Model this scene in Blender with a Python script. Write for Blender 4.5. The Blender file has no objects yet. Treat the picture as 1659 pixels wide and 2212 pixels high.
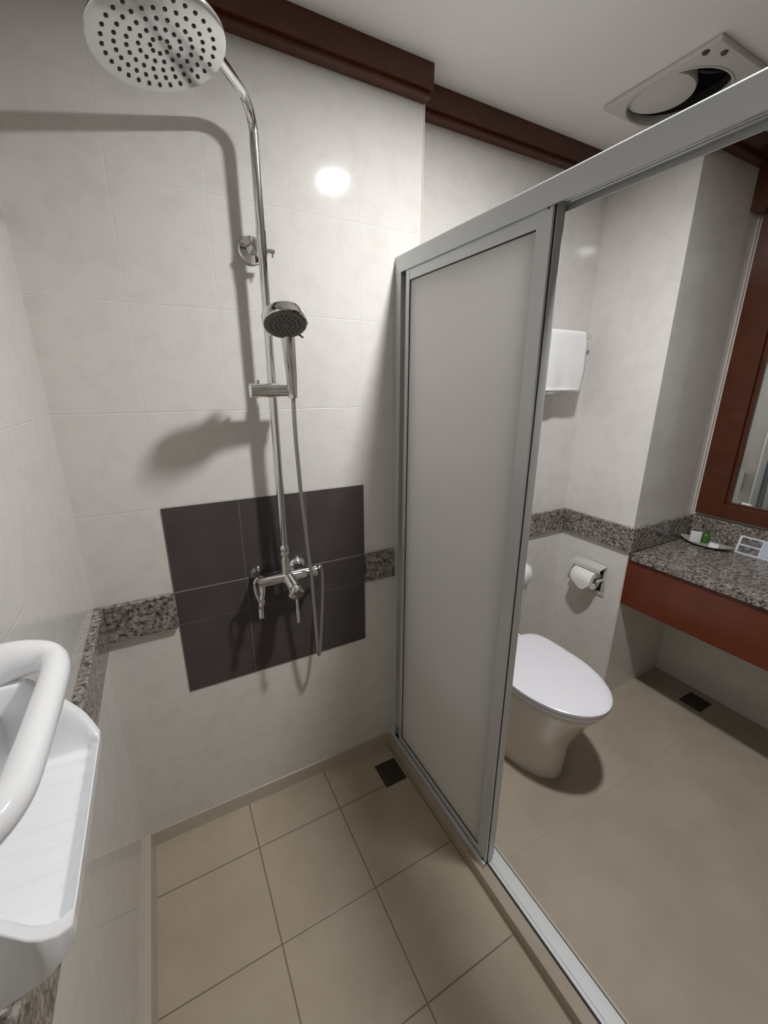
import bpy, bmesh, math, random
from mathutils import Vector, Matrix
PI = math.pi
random.seed(7)
SC = bpy.context.scene
COL = SC.collection

# ------------------------------------------------------------------ camera
CX, CY, CZ = 0.2125, -1.2253, 1.4485
YAW, PITCH, ROLL, FPX = 0.4935, -0.2989, 0.0024, 899.2
_cy, _sy, _cp, _sp = math.cos(YAW), math.sin(YAW), math.cos(PITCH), math.sin(PITCH)
fwd = Vector((_sy*_cp, _cy*_cp, _sp))
r0 = Vector((_cy, -_sy, 0)); u0 = r0.cross(fwd)
rgt = math.cos(ROLL)*r0 + math.sin(ROLL)*u0
upv = -math.sin(ROLL)*r0 + math.cos(ROLL)*u0
cam_data = bpy.data.cameras.new('camera')
cam = bpy.data.objects.new('camera', cam_data); COL.objects.link(cam)
M = Matrix.Identity(4)
for i in range(3):
    M[i][0], M[i][1], M[i][2], M[i][3] = rgt[i], upv[i], -fwd[i], (CX, CY, CZ)[i]
cam.matrix_world = M
cam_data.sensor_fit = 'VERTICAL'; cam_data.sensor_height = 24.0
cam_data.lens = FPX/2212*24.0
cam_data.clip_start = 0.02
SC.camera = cam

# ------------------------------------------------------------------ light and exposure
SC.view_settings.view_transform = 'Standard'
SC.view_settings.look = 'None'
SC.view_settings.gamma = 1
SC.view_settings.exposure = 0.0
SC.view_settings.use_curve_mapping = False
SC.cycles.max_bounces = 10
SC.cycles.diffuse_bounces = 6
SC.cycles.caustics_reflective = False
SC.cycles.caustics_refractive = False
w = bpy.data.worlds.new('world'); SC.world = w; w.use_nodes = True
w.node_tree.nodes['Background'].inputs[0].default_value = (0.8, 0.8, 0.8, 1)
w.node_tree.nodes['Background'].inputs[1].default_value = 0.0
LX, LY, ZC = 1.008, -0.718, 2.265          # downlight, ceiling height
LAMP_POWER = 21.5
LAMP_COL = (1.0, 0.995, 0.985)

# ------------------------------------------------------------------ measured room
XV1, TW, TH = 0.191, 0.2, 0.2504
ZD, BH = 0.877, 0.105                     # granite band top, height
ZB = ZD-BH
XC, YD = 0.996, 0.0653                    # outer corner of shower wall, recess depth
X1, YS, X2 = 1.9044, -0.2758, 2.3422
XP, ZT = 0.907, 0.035                     # partition plane, toilet floor level
YB = -2.05                                # wall behind the camera

# ------------------------------------------------------------------ material helpers
def new_mat(name, base=(0.8, 0.8, 0.8), rough=0.5, metal=0.0, spec=0.5, coat=0.0):
    m = bpy.data.materials.new(name); m.use_nodes = True
    b = m.node_tree.nodes['Principled BSDF']
    b.inputs['Base Color'].default_value = (*base, 1)
    b.inputs['Roughness'].default_value = rough
    b.inputs['Metallic'].default_value = metal
    b.inputs['Specular IOR Level'].default_value = spec
    b.inputs['Coat Weight'].default_value = coat
    b.inputs['Coat Roughness'].default_value = 0.05
    return m

class NB:
    def __init__(s, m):
        s.t = m.node_tree; s.n = s.t.nodes; s.l = s.t.links; s.b = s.n['Principled BSDF']
        tc = s.n.new('ShaderNodeNewGeometry'); s.pos = tc.outputs['Position']
        sp = s.n.new('ShaderNodeSeparateXYZ'); s.l.new(s.pos, sp.inputs[0])
        s.x, s.y, s.z = sp.outputs
    def put(s, sock, v):
        if hasattr(v, 'is_linked'): s.l.new(v, sock)
        else: sock.default_value = v
    def math(s, op, a, b=0.0, c=None, clamp=False):
        n = s.n.new('ShaderNodeMath'); n.operation = op; n.use_clamp = clamp
        s.put(n.inputs[0], a); s.put(n.inputs[1], b)
        if c is not None: s.put(n.inputs[2], c)
        return n.outputs[0]
    def noise(s, scale, detail=2.0, rough=0.5):
        n = s.n.new('ShaderNodeTexNoise'); s.l.new(s.pos, n.inputs['Vector'])
        n.inputs['Scale'].default_value = scale; n.inputs['Detail'].default_value = detail
        n.inputs['Roughness'].default_value = rough
        return n.outputs[0]
    def voro(s, scale, feature='F1', out='Color'):
        n = s.n.new('ShaderNodeTexVoronoi'); n.feature = feature
        s.l.new(s.pos, n.inputs['Vector']); n.inputs['Scale'].default_value = scale
        return n.outputs[out]
    def ramp(s, fac, stops):
        n = s.n.new('ShaderNodeValToRGB'); s.l.new(fac, n.inputs[0])
        e = n.color_ramp.elements
        while len(e) < len(stops): e.new(0.5)
        for q, (p, c) in zip(e, stops): q.position = p; q.color = (*c, 1)
        return n.outputs[0]
    def mix(s, fac, a, b):
        n = s.n.new('ShaderNodeMix'); n.data_type = 'RGBA'
        s.put(n.inputs[0], fac)
        s.put(n.inputs[6], (*a, 1) if isinstance(a, tuple) else a)
        s.put(n.inputs[7], (*b, 1) if isinstance(b, tuple) else b)
        return n.outputs[2]
    def joint(s, c, off, per, wid):
        # 1 at a joint, 0 inside the tile
        f = s.math('FRACT', s.math('DIVIDE', s.math('SUBTRACT', c, off), per))
        d = s.math('MULTIPLY', s.math('SUBTRACT', 0.5, s.math('ABSOLUTE', s.math('SUBTRACT', f, 0.5))), per)
        n = s.n.new('ShaderNodeMapRange'); s.l.new(d, n.inputs[0])
        n.inputs[1].default_value = wid*0.35; n.inputs[2].default_value = wid*0.75
        n.inputs[3].default_value = 1; n.inputs[4].default_value = 0
        return n.outputs[0]
    def bump(s, h, dist, strength=1.0, invert=False):
        n = s.n.new('ShaderNodeBump'); n.invert = invert
        n.inputs['Distance'].default_value = dist; n.inputs['Strength'].default_value = strength
        s.l.new(h, n.inputs['Height']); s.l.new(n.outputs[0], s.b.inputs['Normal'])
    def col(s, v): s.l.new(v, s.b.inputs['Base Color'])

def wall_tile(name, axis, off, grout=(0.76, 0.735, 0.70), base=(0.71, 0.69, 0.66), base2=(0.675, 0.655, 0.625), vis=1.0):
    m = new_mat(name, rough=0.07, spec=0.5); k = NB(m)
    c = k.x if axis == 'x' else k.y
    v = k.joint(c, off, TW, 0.0017)
    below = k.math('LESS_THAN', k.z, 0.80)
    zz = k.math('ADD', k.z, k.math('MULTIPLY', below, (ZD % TH)-(0.543 % TH)))
    h = k.joint(zz, ZD % TH, TH, 0.0020)
    j = k.math('MAXIMUM', v, h)
    n = k.noise(16, 3, 0.55)
    n2 = k.noise(42, 2, 0.5)
    f = k.math('ADD', k.math('MULTIPLY', n, 0.75), k.math('MULTIPLY', n2, 0.25))
    tile = k.ramp(f, [(0.40, base2), (0.52, base)])
    k.col(k.mix(k.math('MULTIPLY', j, vis), tile, grout))
    k.bump(j, 0.0007, 0.7*vis, invert=True)
    return m

def plain_tile(name, c1, c2, jx, jy, px, py, grout, wid, rough=0.25, ax='x', ay='y', xmin=-9.0):
    m = new_mat(name, rough=rough, spec=0.4); k = NB(m)
    g = {'x': k.x, 'y': k.y, 'z': k.z}
    j = k.math('MAXIMUM', k.joint(g[ax], jx, px, wid), k.joint(g[ay], jy, py, wid))
    j = k.math('MULTIPLY', j, 1.0) if xmin < -8 else k.math('MAXIMUM', k.math('MULTIPLY', k.joint(g[ax], jx, px, wid), k.math('GREATER_THAN', g[ax], xmin)), k.joint(g[ay], jy, py, wid))
    n = k.noise(5, 4, 0.6)
    k.col(k.mix(j, k.ramp(n, [(0.35, c1), (0.65, c2)]), grout))
    k.bump(j, 0.0008, 0.6, invert=True)
    return m

def granite(name='granite', s=1.0):
    m = new_mat(name, rough=0.18, spec=0.5); k = NB(m)
    n = k.noise(95*s, 4, 0.7)
    v = k.voro(135*s)
    sp = k.n.new('ShaderNodeSeparateColor'); k.l.new(v, sp.inputs[0])
    a = k.ramp(sp.outputs[0], [(0.0, (0.015, 0.013, 0.012)), (0.22, (0.03, 0.026, 0.024)), (0.34, (0.15, 0.125, 0.11)),
                               (0.62, (0.25, 0.215, 0.19)), (0.88, (0.46, 0.42, 0.38))])
    b = k.ramp(n, [(0.38, (0.03, 0.027, 0.025)), (0.50, (0.19, 0.165, 0.15)), (0.62, (0.42, 0.385, 0.35))])
    k.col(k.mix(0.5, a, b))
    return m

M_back = wall_tile('wall tile back', 'x', XV1)
M_left = wall_tile('wall tile left', 'y', -0.153, vis=0.8)
M_rec = wall_tile('wall tile recess', 'x', 0.104, vis=0.45)
M_right = wall_tile('wall tile right', 'y', 0.0653, vis=0.45)
M_step = wall_tile('wall tile step', 'x', 0.104, vis=0.45)
M_darkt = new_mat('dark accent tile', rough=0.2, spec=0.4); k = NB(M_darkt)
_jx = k.math('MULTIPLY', k.joint(k.x, XV1, TW, 0.0030), 0.35)
_jz = k.joint(k.z, ZD, 5.0, 0.0036)
_jf = k.math('MULTIPLY', k.joint(k.z, ZB, 5.0, 0.0030), 0.22)
_j = k.math('MAXIMUM', _jx, k.math('MAXIMUM', _jz, _jf))
k.col(k.mix(_j, k.ramp(k.noise(9, 3), [(0.35, (0.066, 0.056, 0.055)), (0.65, (0.077, 0.065, 0.065))]), (0.24, 0.215, 0.20)))
k.bump(_j, 0.0008, 0.6, invert=True)
M_floor_s = plain_tile('shower floor tile', (0.40, 0.335, 0.255), (0.45, 0.385, 0.30), 0.319, -0.174, 0.283, 0.279,
                       (0.19, 0.145, 0.10), 0.0032, 0.32, xmin=0.1)
M_floor = plain_tile('toilet floor tile', (0.37, 0.32, 0.255), (0.42, 0.365, 0.295), 1.25, -0.60, 0.60, 0.60,
                     (0.355, 0.305, 0.242), 0.0016, 0.30)
M_mortar = new_mat('pale mortar', (0.50, 0.45, 0.38), 0.7)
M_curb = plain_tile('curb tile', (0.40, 0.345, 0.27), (0.45, 0.39, 0.31), 5, -5.0, 9, 9, (0.22, 0.17, 0.12), 0.003, 0.3)
M_cove = new_mat('cove tile', (0.47, 0.41, 0.34), 0.3)
M_granite = granite()
M_ceil = new_mat('ceiling paint', (0.84, 0.82, 0.79), 0.9, spec=0.2)
def mk_wood(name, c1, c2):
    m = new_mat(name, c1, 0.28, spec=0.45); k = NB(m)
    mp = k.n.new('ShaderNodeMapping'); k.l.new(k.pos, mp.inputs[0]); mp.inputs['Scale'].default_value = (6, 6, 6)
    n = k.n.new('ShaderNodeTexNoise'); k.l.new(mp.outputs[0], n.inputs['Vector'])
    n.inputs['Scale'].default_value = 3; n.inputs['Detail'].default_value = 3
    k.col(k.ramp(n.outputs[0], [(0.35, c1), (0.65, c2)]))
    return m
M_wood = mk_wood('dark red wood', (0.074, 0.020, 0.0085), (0.090, 0.026, 0.011))
M_wood2 = mk_wood('red brown apron wood', (0.115, 0.025, 0.010), (0.135, 0.031, 0.013))
M_alu = new_mat('silver aluminium', (0.60, 0.625, 0.63), 0.36, metal=0.25, spec=0.5)
M_alu2 = new_mat('track aluminium', (0.66, 0.68, 0.70), 0.42, metal=0.3)
M_black = new_mat('black rubber', (0.008, 0.008, 0.008), 0.6)
M_chrome = new_mat('chrome', (0.80, 0.80, 0.80), 0.09, metal=1.0)
M_chrome2 = new_mat('satin chrome plate', (0.70, 0.71, 0.71), 0.16, metal=0.85)
M_plate = new_mat('polished steel plate', (0.78, 0.78, 0.76), 0.22, metal=0.55)
M_steelhose = new_mat('hose steel', (0.42, 0.40, 0.40), 0.30, metal=0.8)
M_greyface = new_mat('grey spray face', (0.14, 0.133, 0.12), 0.4)
M_darkdot = new_mat('dark nozzle rubber', (0.02, 0.02, 0.02), 0.6)
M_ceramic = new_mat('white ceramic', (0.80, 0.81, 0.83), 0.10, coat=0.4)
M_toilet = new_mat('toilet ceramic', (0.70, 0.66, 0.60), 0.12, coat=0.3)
M_seat = new_mat('white seat plastic', (0.80, 0.80, 0.86), 0.25)
M_towel = new_mat('white towel', (0.85, 0.85, 0.87), 0.95, spec=0.1)
k = NB(M_towel); k.bump(k.noise(900, 2), 0.0012, 0.5)
M_paper = new_mat('toilet paper', (0.80, 0.79, 0.76), 0.95, spec=0.1)
M_white = new_mat('white plastic', (0.62, 0.60, 0.575), 0.55)
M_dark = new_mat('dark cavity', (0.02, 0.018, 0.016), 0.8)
M_drain = new_mat('dark drain grate', (0.055, 0.040, 0.030), 0.5, metal=0.3)
M_mirror = new_mat('mirror glass', (0.80, 0.83, 0.81), 0.02, metal=1.0)
M_caulk = new_mat('pale caulk', (0.62, 0.55, 0.50), 0.6)
M_green = new_mat('green bottle plastic', (0.06, 0.16, 0.03), 0.25)
M_pale = new_mat('pale green dish', (0.42, 0.42, 0.36), 0.3)
M_card = new_mat('white card', (0.72, 0.72, 0.74), 0.6)
M_cardblue = new_mat('pale blue card', (0.50, 0.54, 0.66), 0.5)
M_screwrust = new_mat('rusty screw', (0.07, 0.05, 0.035), 0.6)
M_photo = new_mat('printed photo', rough=0.4); k = NB(M_photo)
k.col(k.ramp(k.noise(60, 3), [(0.35, (0.05, 0.045, 0.05)), (0.5, (0.13, 0.125, 0.13)), (0.68, (0.25, 0.27, 0.28))]))
# frosted glass
M_frost = bpy.data.materials.new('frosted glass'); M_frost.use_nodes = True
_t = M_frost.node_tree; _t.nodes.clear()
_o = _t.nodes.new('ShaderNodeOutputMaterial'); _m1 = _t.nodes.new('ShaderNodeMixShader'); _m2 = _t.nodes.new('ShaderNodeMixShader')
_d = _t.nodes.new('ShaderNodeBsdfDiffuse'); _tr = _t.nodes.new('ShaderNodeBsdfTranslucent'); _g = _t.nodes.new('ShaderNodeBsdfGlossy')
_d.inputs[0].default_value = (0.98, 0.975, 0.965, 1); _tr.inputs[0].default_value = (0.98, 0.975, 0.965, 1)
_g.inputs[0].default_value = (0.8, 0.8, 0.8, 1); _g.inputs['Roughness'].default_value = 0.35
_m1.inputs[0].default_value = 0.82; _m2.inputs[0].default_value = 0.05
_t.links.new(_d.outputs[0], _m1.inputs[1]); _t.links.new(_tr.outputs[0], _m1.inputs[2])
_t.links.new(_m1.outputs[0], _m2.inputs[1]); _t.links.new(_g.outputs[0], _m2.inputs[2]); _t.links.new(_m2.outputs[0], _o.inputs[0])
M_lamp = bpy.data.materials.new('lamp diffuser'); M_lamp.use_nodes = True
_b = M_lamp.node_tree.nodes['Principled BSDF']
_b.inputs['Base Color'].default_value = (0.9, 0.9, 0.9, 1)

# ------------------------------------------------------------------ mesh helpers
def BM(): return bmesh.new()
def bx(bm, x0, x1, y0, y1, z0, z1, bev=0.0, seg=2):
    mm = Matrix.Translation(((x0+x1)/2, (y0+y1)/2, (z0+z1)/2)) @ Matrix.Diagonal((abs(x1-x0), abs(y1-y0), abs(z1-z0), 1))
    r = bmesh.ops.create_cube(bm, size=1, matrix=mm)
    if bev > 0:
        es = list({e for v in r['verts'] for e in v.link_edges})
        bmesh.ops.bevel(bm, geom=es, offset=bev, segments=seg, affect='EDGES', profile=0.5)
def frame_of(t):
    t = t.normalized()
    a = Vector((0, 0, 1)) if abs(t.z) < 0.9 else Vector((1, 0, 0))
    u = t.cross(a).normalized(); return u, t.cross(u).normalized()
def smooth_path(pts, n=8):
    pts = [Vector(p) for p in pts]; out = []
    for i in range(len(pts)-1):
        p0 = pts[i-1] if i else pts[0]*2-pts[1]
        p1, p2 = pts[i], pts[i+1]
        p3 = pts[i+2] if i+2 < len(pts) else pts[-1]*2-pts[-2]
        for j in range(n):
            t = j/n
            out.append(0.5*((2*p1)+(-p0+p2)*t+(2*p0-5*p1+4*p2-p3)*t*t+(-p0+3*p1-3*p2+p3)*t**3))
    out.append(pts[-1]); return out
def tube(bm, pts, rad, seg=16, caps=True):
    pts = [Vector(p) for p in pts]; rings = []
    u = None
    for i, p in enumerate(pts):
        t = (pts[min(i+1, len(pts)-1)]-pts[max(i-1, 0)]).normalized()
        if u is None: u, v = frame_of(t)
        else:
            u = (u-t*u.dot(t)).normalized(); v = t.cross(u)
        r = rad[i] if isinstance(rad, (list, tuple)) else rad
        rings.append([bm.verts.new(p+u*math.cos(2*PI*k/seg)*r+v*math.sin(2*PI*k/seg)*r) for k in range(seg)])
    for a, b in zip(rings, rings[1:]):
        for k in range(seg): bm.faces.new((a[k], a[(k+1) % seg], b[(k+1) % seg], b[k]))
    if caps:
        bm.faces.new(rings[0][::-1]); bm.faces.new(rings[-1])
def cyl(bm, a, b, r, r2=None, seg=28):
    tube(bm, [a, b], [r, r if r2 is None else r2], seg)
def lathe(bm, prof, origin, axis, seg=40):
    # prof: (radius, distance along axis)
    o = Vector(origin); ax = Vector(axis).normalized(); u, v = frame_of(ax); rings = []
    for r, h in prof:
        if r < 1e-6: rings.append([bm.verts.new(o+ax*h)])
        else: rings.append([bm.verts.new(o+ax*h+u*math.cos(2*PI*k/seg)*r+v*math.sin(2*PI*k/seg)*r) for k in range(seg)])
    for a, b in zip(rings, rings[1:]):
        for k in range(seg):
            k2 = (k+1) % seg
            if len(a) == 1 and len(b) == 1: continue
            if len(a) == 1: bm.faces.new((a[0], b[k2], b[k]))
            elif len(b) == 1: bm.faces.new((a[k], a[k2], b[0]))
            else: bm.faces.new((a[k], a[k2], b[k2], b[k]))
def loft(bm, rings, cap0=True, cap1=True):
    vr = [[bm.verts.new(p) for p in r] for r in rings]; n = len(vr[0])
    for a, b in zip(vr, vr[1:]):
        for k in range(n): bm.faces.new((a[k], a[(k+1) % n], b[(k+1) % n], b[k]))
    if cap0: bm.faces.new(vr[0][::-1])
    if cap1: bm.faces.new(vr[-1])
def quad(bm, *ps): bm.faces.new([bm.verts.new(p) for p in ps])
def prism(bm, poly, ax, a, b):
    # poly of 2-D points in the other two axes (in x,y,z order), extruded along ax from a to b
    def P(p, t):
        q = list(p); q.insert(ax, t); return Vector(q)
    loft(bm, [[P(p, a) for p in poly], [P(p, b) for p in poly]])

def obj(name, bm, m, parent=None, smooth=None, label=None, bevel=0.0):
    bmesh.ops.recalc_face_normals(bm, faces=bm.faces[:])
    base = Vector((0, 0, 0))
    if parent is not None:
        q = parent
        while q is not None: base += q.location; q = q.parent
    if parent is None:
        xs = [v.co for v in bm.verts]
        lo = Vector([min(c[i] for c in xs) for i in range(3)]); hi = Vector([max(c[i] for c in xs) for i in range(3)])
        o_loc = Vector(((lo.x+hi.x)/2, (lo.y+hi.y)/2, lo.z)); base = o_loc
    for v in bm.verts: v.co -= base
    me = bpy.data.meshes.new(name); bm.to_mesh(me); bm.free()
    me.materials.append(m)
    o = bpy.data.objects.new(name, me); COL.objects.link(o)
    if parent is not None: o.parent = parent
    else: o.location = o_loc
    if smooth is not None:
        for p in me.polygons: p.use_smooth = True
        try: me.set_sharp_from_angle(angle=math.radians(smooth))
        except Exception: pass
    if bevel > 0:
        md = o.modifiers.new('bevel', 'BEVEL'); md.width = bevel; md.segments = 2; md.limit_method = 'ANGLE'
    if label: o['label'] = label
    return o
def thing(name, label, cat, loc):
    o = bpy.data.objects.new(name, None); COL.objects.link(o); o.location = loc
    o.empty_display_size = 0.05
    o['label'] = label; o['category'] = cat; return o
def tag(o, label, cat, group=None):
    o['label'] = label; o['category'] = cat
    if group: o['group'] = group
    return o
def struct(name, bm, m, **kw):
    o = obj(name, bm, m, **kw); o['kind'] = 'structure'; return o

# ================================================================== THE ROOM
T = 0.10
bm = BM(); bx(bm, -T, XC, 0, 0+T, -0.05, ZC); struct('wall_back', bm, M_back)
bm = BM(); bx(bm, XC, X1, YD, YD+T, -0.05, ZC); struct('wall_recess', bm, M_rec)
bm = BM(); bx(bm, -T, 0, YB, 0, -0.05, ZC); struct('wall_left', bm, M_left)
bm = BM(); bx(bm, X1, X2+T, YS, YD+T, -0.05, ZC); o = struct('wall_right', bm, M_right)
o.data.materials.append(M_step)
for p in o.data.polygons:
    if abs(p.normal.y) > 0.5: p.material_index = 1
bm = BM(); bx(bm, X2, X2+T, YB, YS, -0.05, ZC); struct('wall_mirror', bm, M_right)
bm = BM(); bx(bm, -T, X2+T, YB-T, YB, -0.05, ZC); struct('wall_front', bm, new_mat('bounce toned wall', (0.42, 0.39, 0.355), 0.6))  # unseen wall; its grey-brown tone is chosen to set the bounce light
bm = BM(); bx(bm, 0.0, 0.889, YB, 0, -0.05, 0.0); struct('floor', bm, M_floor_s)
bm = BM(); bx(bm, 0.925, X2, YB, YD, -0.05, ZT); struct('floor', bm, M_floor)
bm = BM(); bx(bm, 0.889, 0.925, YB, 0, -0.05, ZT+0.001); struct('trim_1', bm, M_curb, bevel=0.002)
# cove of mortar where the shower walls meet the floor
bm = BM(); prism(bm, [(0.0, 0.0), (0.022, 0.0), (0.014, 0.050), (0.0, 0.056)], 1, YB, -0.001)
struct('baseboard_left', bm, M_cove)
bm = BM(); prism(bm, [(0.0, 0.0), (-0.008, 0.0), (-0.003, 0.048), (0.0, 0.05)], 0, 0.0, 0.889)
struct('baseboard_back', bm, M_cove)

# ceiling with a round opening for the extractor
FX, FY, FR = 1.690, -0.285, 0.130
def plate_with_hole(bm, x0, x1, y0, y1, cx, cy, r, z0, z1, n=64):
    outer = []; inner = []
    for i in range(n):
        a = 2*PI*i/n; c, s = math.cos(a), math.sin(a)
        tx = ((x1-cx) if c > 0 else (x0-cx))/c if abs(c) > 1e-9 else 1e9
        ty = ((y1-cy) if s > 0 else (y0-cy))/s if abs(s) > 1e-9 else 1e9
        t = min(tx, ty); outer.append((cx+c*t, cy+s*t)); inner.append((cx+c*r, cy+s*r))
    # snap nearest samples to the four corners
    for cxr in (x0, x1):
        for cyr in (y0, y1):
            k = min(range(n), key=lambda i: (outer[i][0]-cxr)**2+(outer[i][1]-cyr)**2)
            outer[k] = (cxr, cyr)
    V = {}
    for nm, L in (('o', outer), ('i', inner)):
        for z in (0, 1): V[nm, z] = [bm.verts.new((p[0], p[1], (z0, z1)[z])) for p in L]
    for i in range(n):
        j = (i+1) % n
        bm.faces.new((V['o', 0][i], V['o', 0][j], V['i', 0][j], V['i', 0][i]))
        bm.faces.new((V['o', 1][i], V['i', 1][i], V['i', 1][j], V['o', 1][j]))
        bm.faces.new((V['i', 0][i], V['i', 0][j], V['i', 1][j], V['i', 1][i]))
        bm.faces.new((V['o', 0][i], V['o', 1][i], V['o', 1][j], V['o', 0][j]))
bm = BM(); plate_with_hole(bm, 1.35, X2+T, YB-T, YD+T, FX, FY, FR+0.004, ZC, ZC+0.04); plate_with_hole(bm, -T, 1.35, YB-T, YD+T, LX, LY, 0.056, ZC, ZC+0.04); struct('ceiling', bm, M_ceil)

bm = BM(); bx(bm, 1.15, 1.95, YB, YB+0.03, ZT, 2.05, 0.003); struct('added_dark_door_1', bm, M_wood)  # unseen dark door, added to cut bounce light under the counter
# granite bands (they stand 2 cm proud of the tiles in the shower)
def band(n, *b): 
    bm = BM(); bx(bm, *b); return struct('trim_%d' % n, bm, M_granite, bevel=0.0015)
band(2, 0.0, 0.0205, YB, 0.0, ZB, ZD)
band(3, 0.0205, XV1, -0.016, 0.0, ZB, ZD)
band(4, XV1+0.602, XP, -0.014, 0.0, ZB, ZD)
band(5, XC, X1, YD-0.015, YD, ZB, ZD)
band(6, X1-0.015, X1, YS-0.015, YD-0.015, ZB, ZD)
band(7, X1, X2, YS-0.015, YS, ZB, ZD)
# dark accent tiles
bm = BM(); bx(bm, XV1, XV1+0.602, -0.0025, 0.0, 0.537, 1.1265); struct('trim_8', bm, M_darkt)
# bright edging strips on the two outer corners
bm = BM(); bx(bm, XC-0.001, XC+0.003, -0.002, 0.004, 0, 2.21); struct('trim_9', bm, M_caulk)
bm = BM(); bx(bm, X1-0.003, X1+0.002, YS-0.003, YS+0.003, ZT, ZB); struct('trim_10', bm, M_caulk)
# timber cornice
CB, CP = 2.2, 0.045
def cornice(n, x0, x1, y0, y1, low=CB-0.004):
    bm = BM(); bx(bm, x0, x1, y0, y1, low+0.012, ZC)
    # lower moulding, set back
    dx = 0.012
    sx0 = x0; sx1 = x1; sy0 = y0; sy1 = y1
    if abs(x1-x0) > abs(y1-y0):
        if n in (11, 12, 14, 16): sy0 = y0+dx
        else: sy1 = y1-dx
    else:
        if n in (13, 15): sx0 = x0+dx
        else: sx1 = x1-dx
    bx(bm, sx0, sx1, sy0, sy1, low, low+0.012)
    return struct('trim_%d' % n, bm, M_wood, bevel=0.001)
cornice(11, CP, XC+0.002, -CP, 0.0)
cornice(12, XC+0.002, X1, YD-CP, YD)
cornice(13, X1-CP, X1, YS-CP, YD-CP)
cornice(14, X1, X2-0.08, YS-CP, YS)
cornice(17, 0.0, CP, YB, 0.0)
# pelmet over the mirror
bm = BM(); bx(bm, X2-0.08, X2, YB, YS-0.001, 2.062, ZC); struct('trim_18', bm, M_wood, bevel=0.002)

# ================================================================== DOWNLIGHT (just outside the photo)
dl = thing('ceiling_downlight', 'round white downlight on the ceiling above the shower screen opening', 'light', (LX, LY, ZC))
bm = BM(); lathe(bm, [(0.0525, 0.022), (0.0535, 0.0), (0.0545, -0.0035), (0.066, -0.005), (0.068, -0.0002), (0.0555, -0.0002), (0.0550, 0.024)], (LX, LY, ZC), (0, 0, 1), 48); obj('bezel', bm, M_white, dl, 40)
bm = BM(); lathe(bm, [(0.0, 0.0038), (0.050, 0.0038), (0.050, 0.007), (0.0, 0.007)], (LX, LY, ZC), (0, 0, 1), 48); obj('diffuser', bm, M_lamp, dl)
_b.inputs['Emission Color'].default_value = (*LAMP_COL, 1)
_b.inputs['Emission Strength'].default_value = LAMP_POWER/(PI*PI*0.050**2)*1.0

# ================================================================== SHOWER COLUMN
PX, PY = 0.4995, -0.06
RP = 0.0112
sh = thing('shower_column', 'chrome exposed shower column with round rain head and mixer on the dark tile panel', 'shower', (PX, PY, 0.88))
ARMZ = 2.046
HD = Vector((0.2964, -0.347, 1.9385))
BK = Vector((0.2875, -0.3415, 1.985))      # rain head face centre
adir = Vector((BK.x-PX, BK.y-PY, 0)); alen = adir.length; adir.normalize()
br = 0.055
path = [(PX, PY, 0.90), (PX, PY, 1.4), (PX, PY, ARMZ-br)]
for i in range(1, 9):
    a = (PI/2)*i/8
    path.append((PX+adir.x*br*(1-math.cos(a)), PY+adir.y*br*(1-math.cos(a)), ARMZ-br+br*math.sin(a)))
L2 = alen-br*0.45
path.append((PX+adir.x*L2, PY+adir.y*L2, ARMZ))
for i in range(1, 7):
    a = (PI/2)*i/6; rr = br*0.45
    path.append((PX+adir.x*(L2+rr*math.sin(a)), PY+adir.y*(L2+rr*math.sin(a)), ARMZ-rr*(1-math.cos(a))))
path.append((BK.x, BK.y, BK.z))
bm = BM(); tube(bm, path, RP, 20)
obj('riser_pipe', bm, M_chrome, sh, 40)
# collar nuts on the riser
bm = BM()
lathe(bm, [(0.0, -0.03), (0.013, -0.03), (0.015, -0.026), (0.015, -0.004), (0.0105, 0.004), (0.0, 0.004)], (PX, PY, 0.985), (0, 0, 1))
lathe(bm, [(0.0, -0.012), (0.0108, -0.012), (0.0108, 0.03), (0.0, 0.03)], (PX, PY, 1.93), (0, 0, 1))
obj('collar', bm, M_chrome, sh, 40)
# rain head: thin disc, slightly domed top, flat face with dark nozzles
HR = 0.100
hn = Vector((0.195, -0.12, -1.0)).normalized()       # direction the face looks
bm = BM()
lathe(bm, [(0.0, 0.0), (HR-0.006, 0.0), (HR-0.001, -0.002), (HR, -0.005), (HR-0.002, -0.009), (HR*0.6, -0.014), (0.03, -0.018),
           (0.024, -0.024), (0.018, -0.045), (0.0, -0.045)], HD, hn, 72)
head = obj('rain_head', bm, M_chrome2, sh, 35)
u, v = frame_of(hn)
bm = BM()
cnt = [8, 14, 20, 26, 30]
for ring, n in enumerate(cnt):
    rr = HR*(0.14+0.165*ring)
    for i in range(n):
        a = 2*PI*i/n+ring*0.21
        c = HD+u*math.cos(a)*rr+v*math.sin(a)*rr
        lathe(bm, [(0.0032, -0.0005), (0.0029, 0.0012), (0.0, 0.0014)], c, hn, 10)
nz = obj('nozzles', bm, M_darkdot, head); nz['kind'] = 'stuff'
# wall flange with clamp
FZ = 1.772
bm = BM()
lathe(bm, [(0.0, 0.0), (0.032, 0.0), (0.033, -0.004), (0.030, -0.009), (0.014, -0.013), (0.011, -0.02), (0.011, -0.055), (0.0, -0.055)], (PX-0.014, 0, FZ), (0, 1, 0))
obj('wall_flange', bm, M_chrome, sh, 35)
bm = BM()
cyl(bm, (PX, PY, FZ-0.024), (PX, PY, FZ+0.028), 0.0128)
cyl(bm, (PX-0.012, PY+0.03, FZ), (PX, PY, FZ), 0.010)
cyl(bm, (PX+0.008, PY, FZ-0.012), (PX+0.029, PY, FZ-0.012), 0.0055)
cyl(bm, (PX+0.024, PY, FZ-0.012), (PX+0.024, PY, FZ-0.026), 0.0022)
obj('pipe_clamp', bm, M_chrome, sh, 35)
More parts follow.
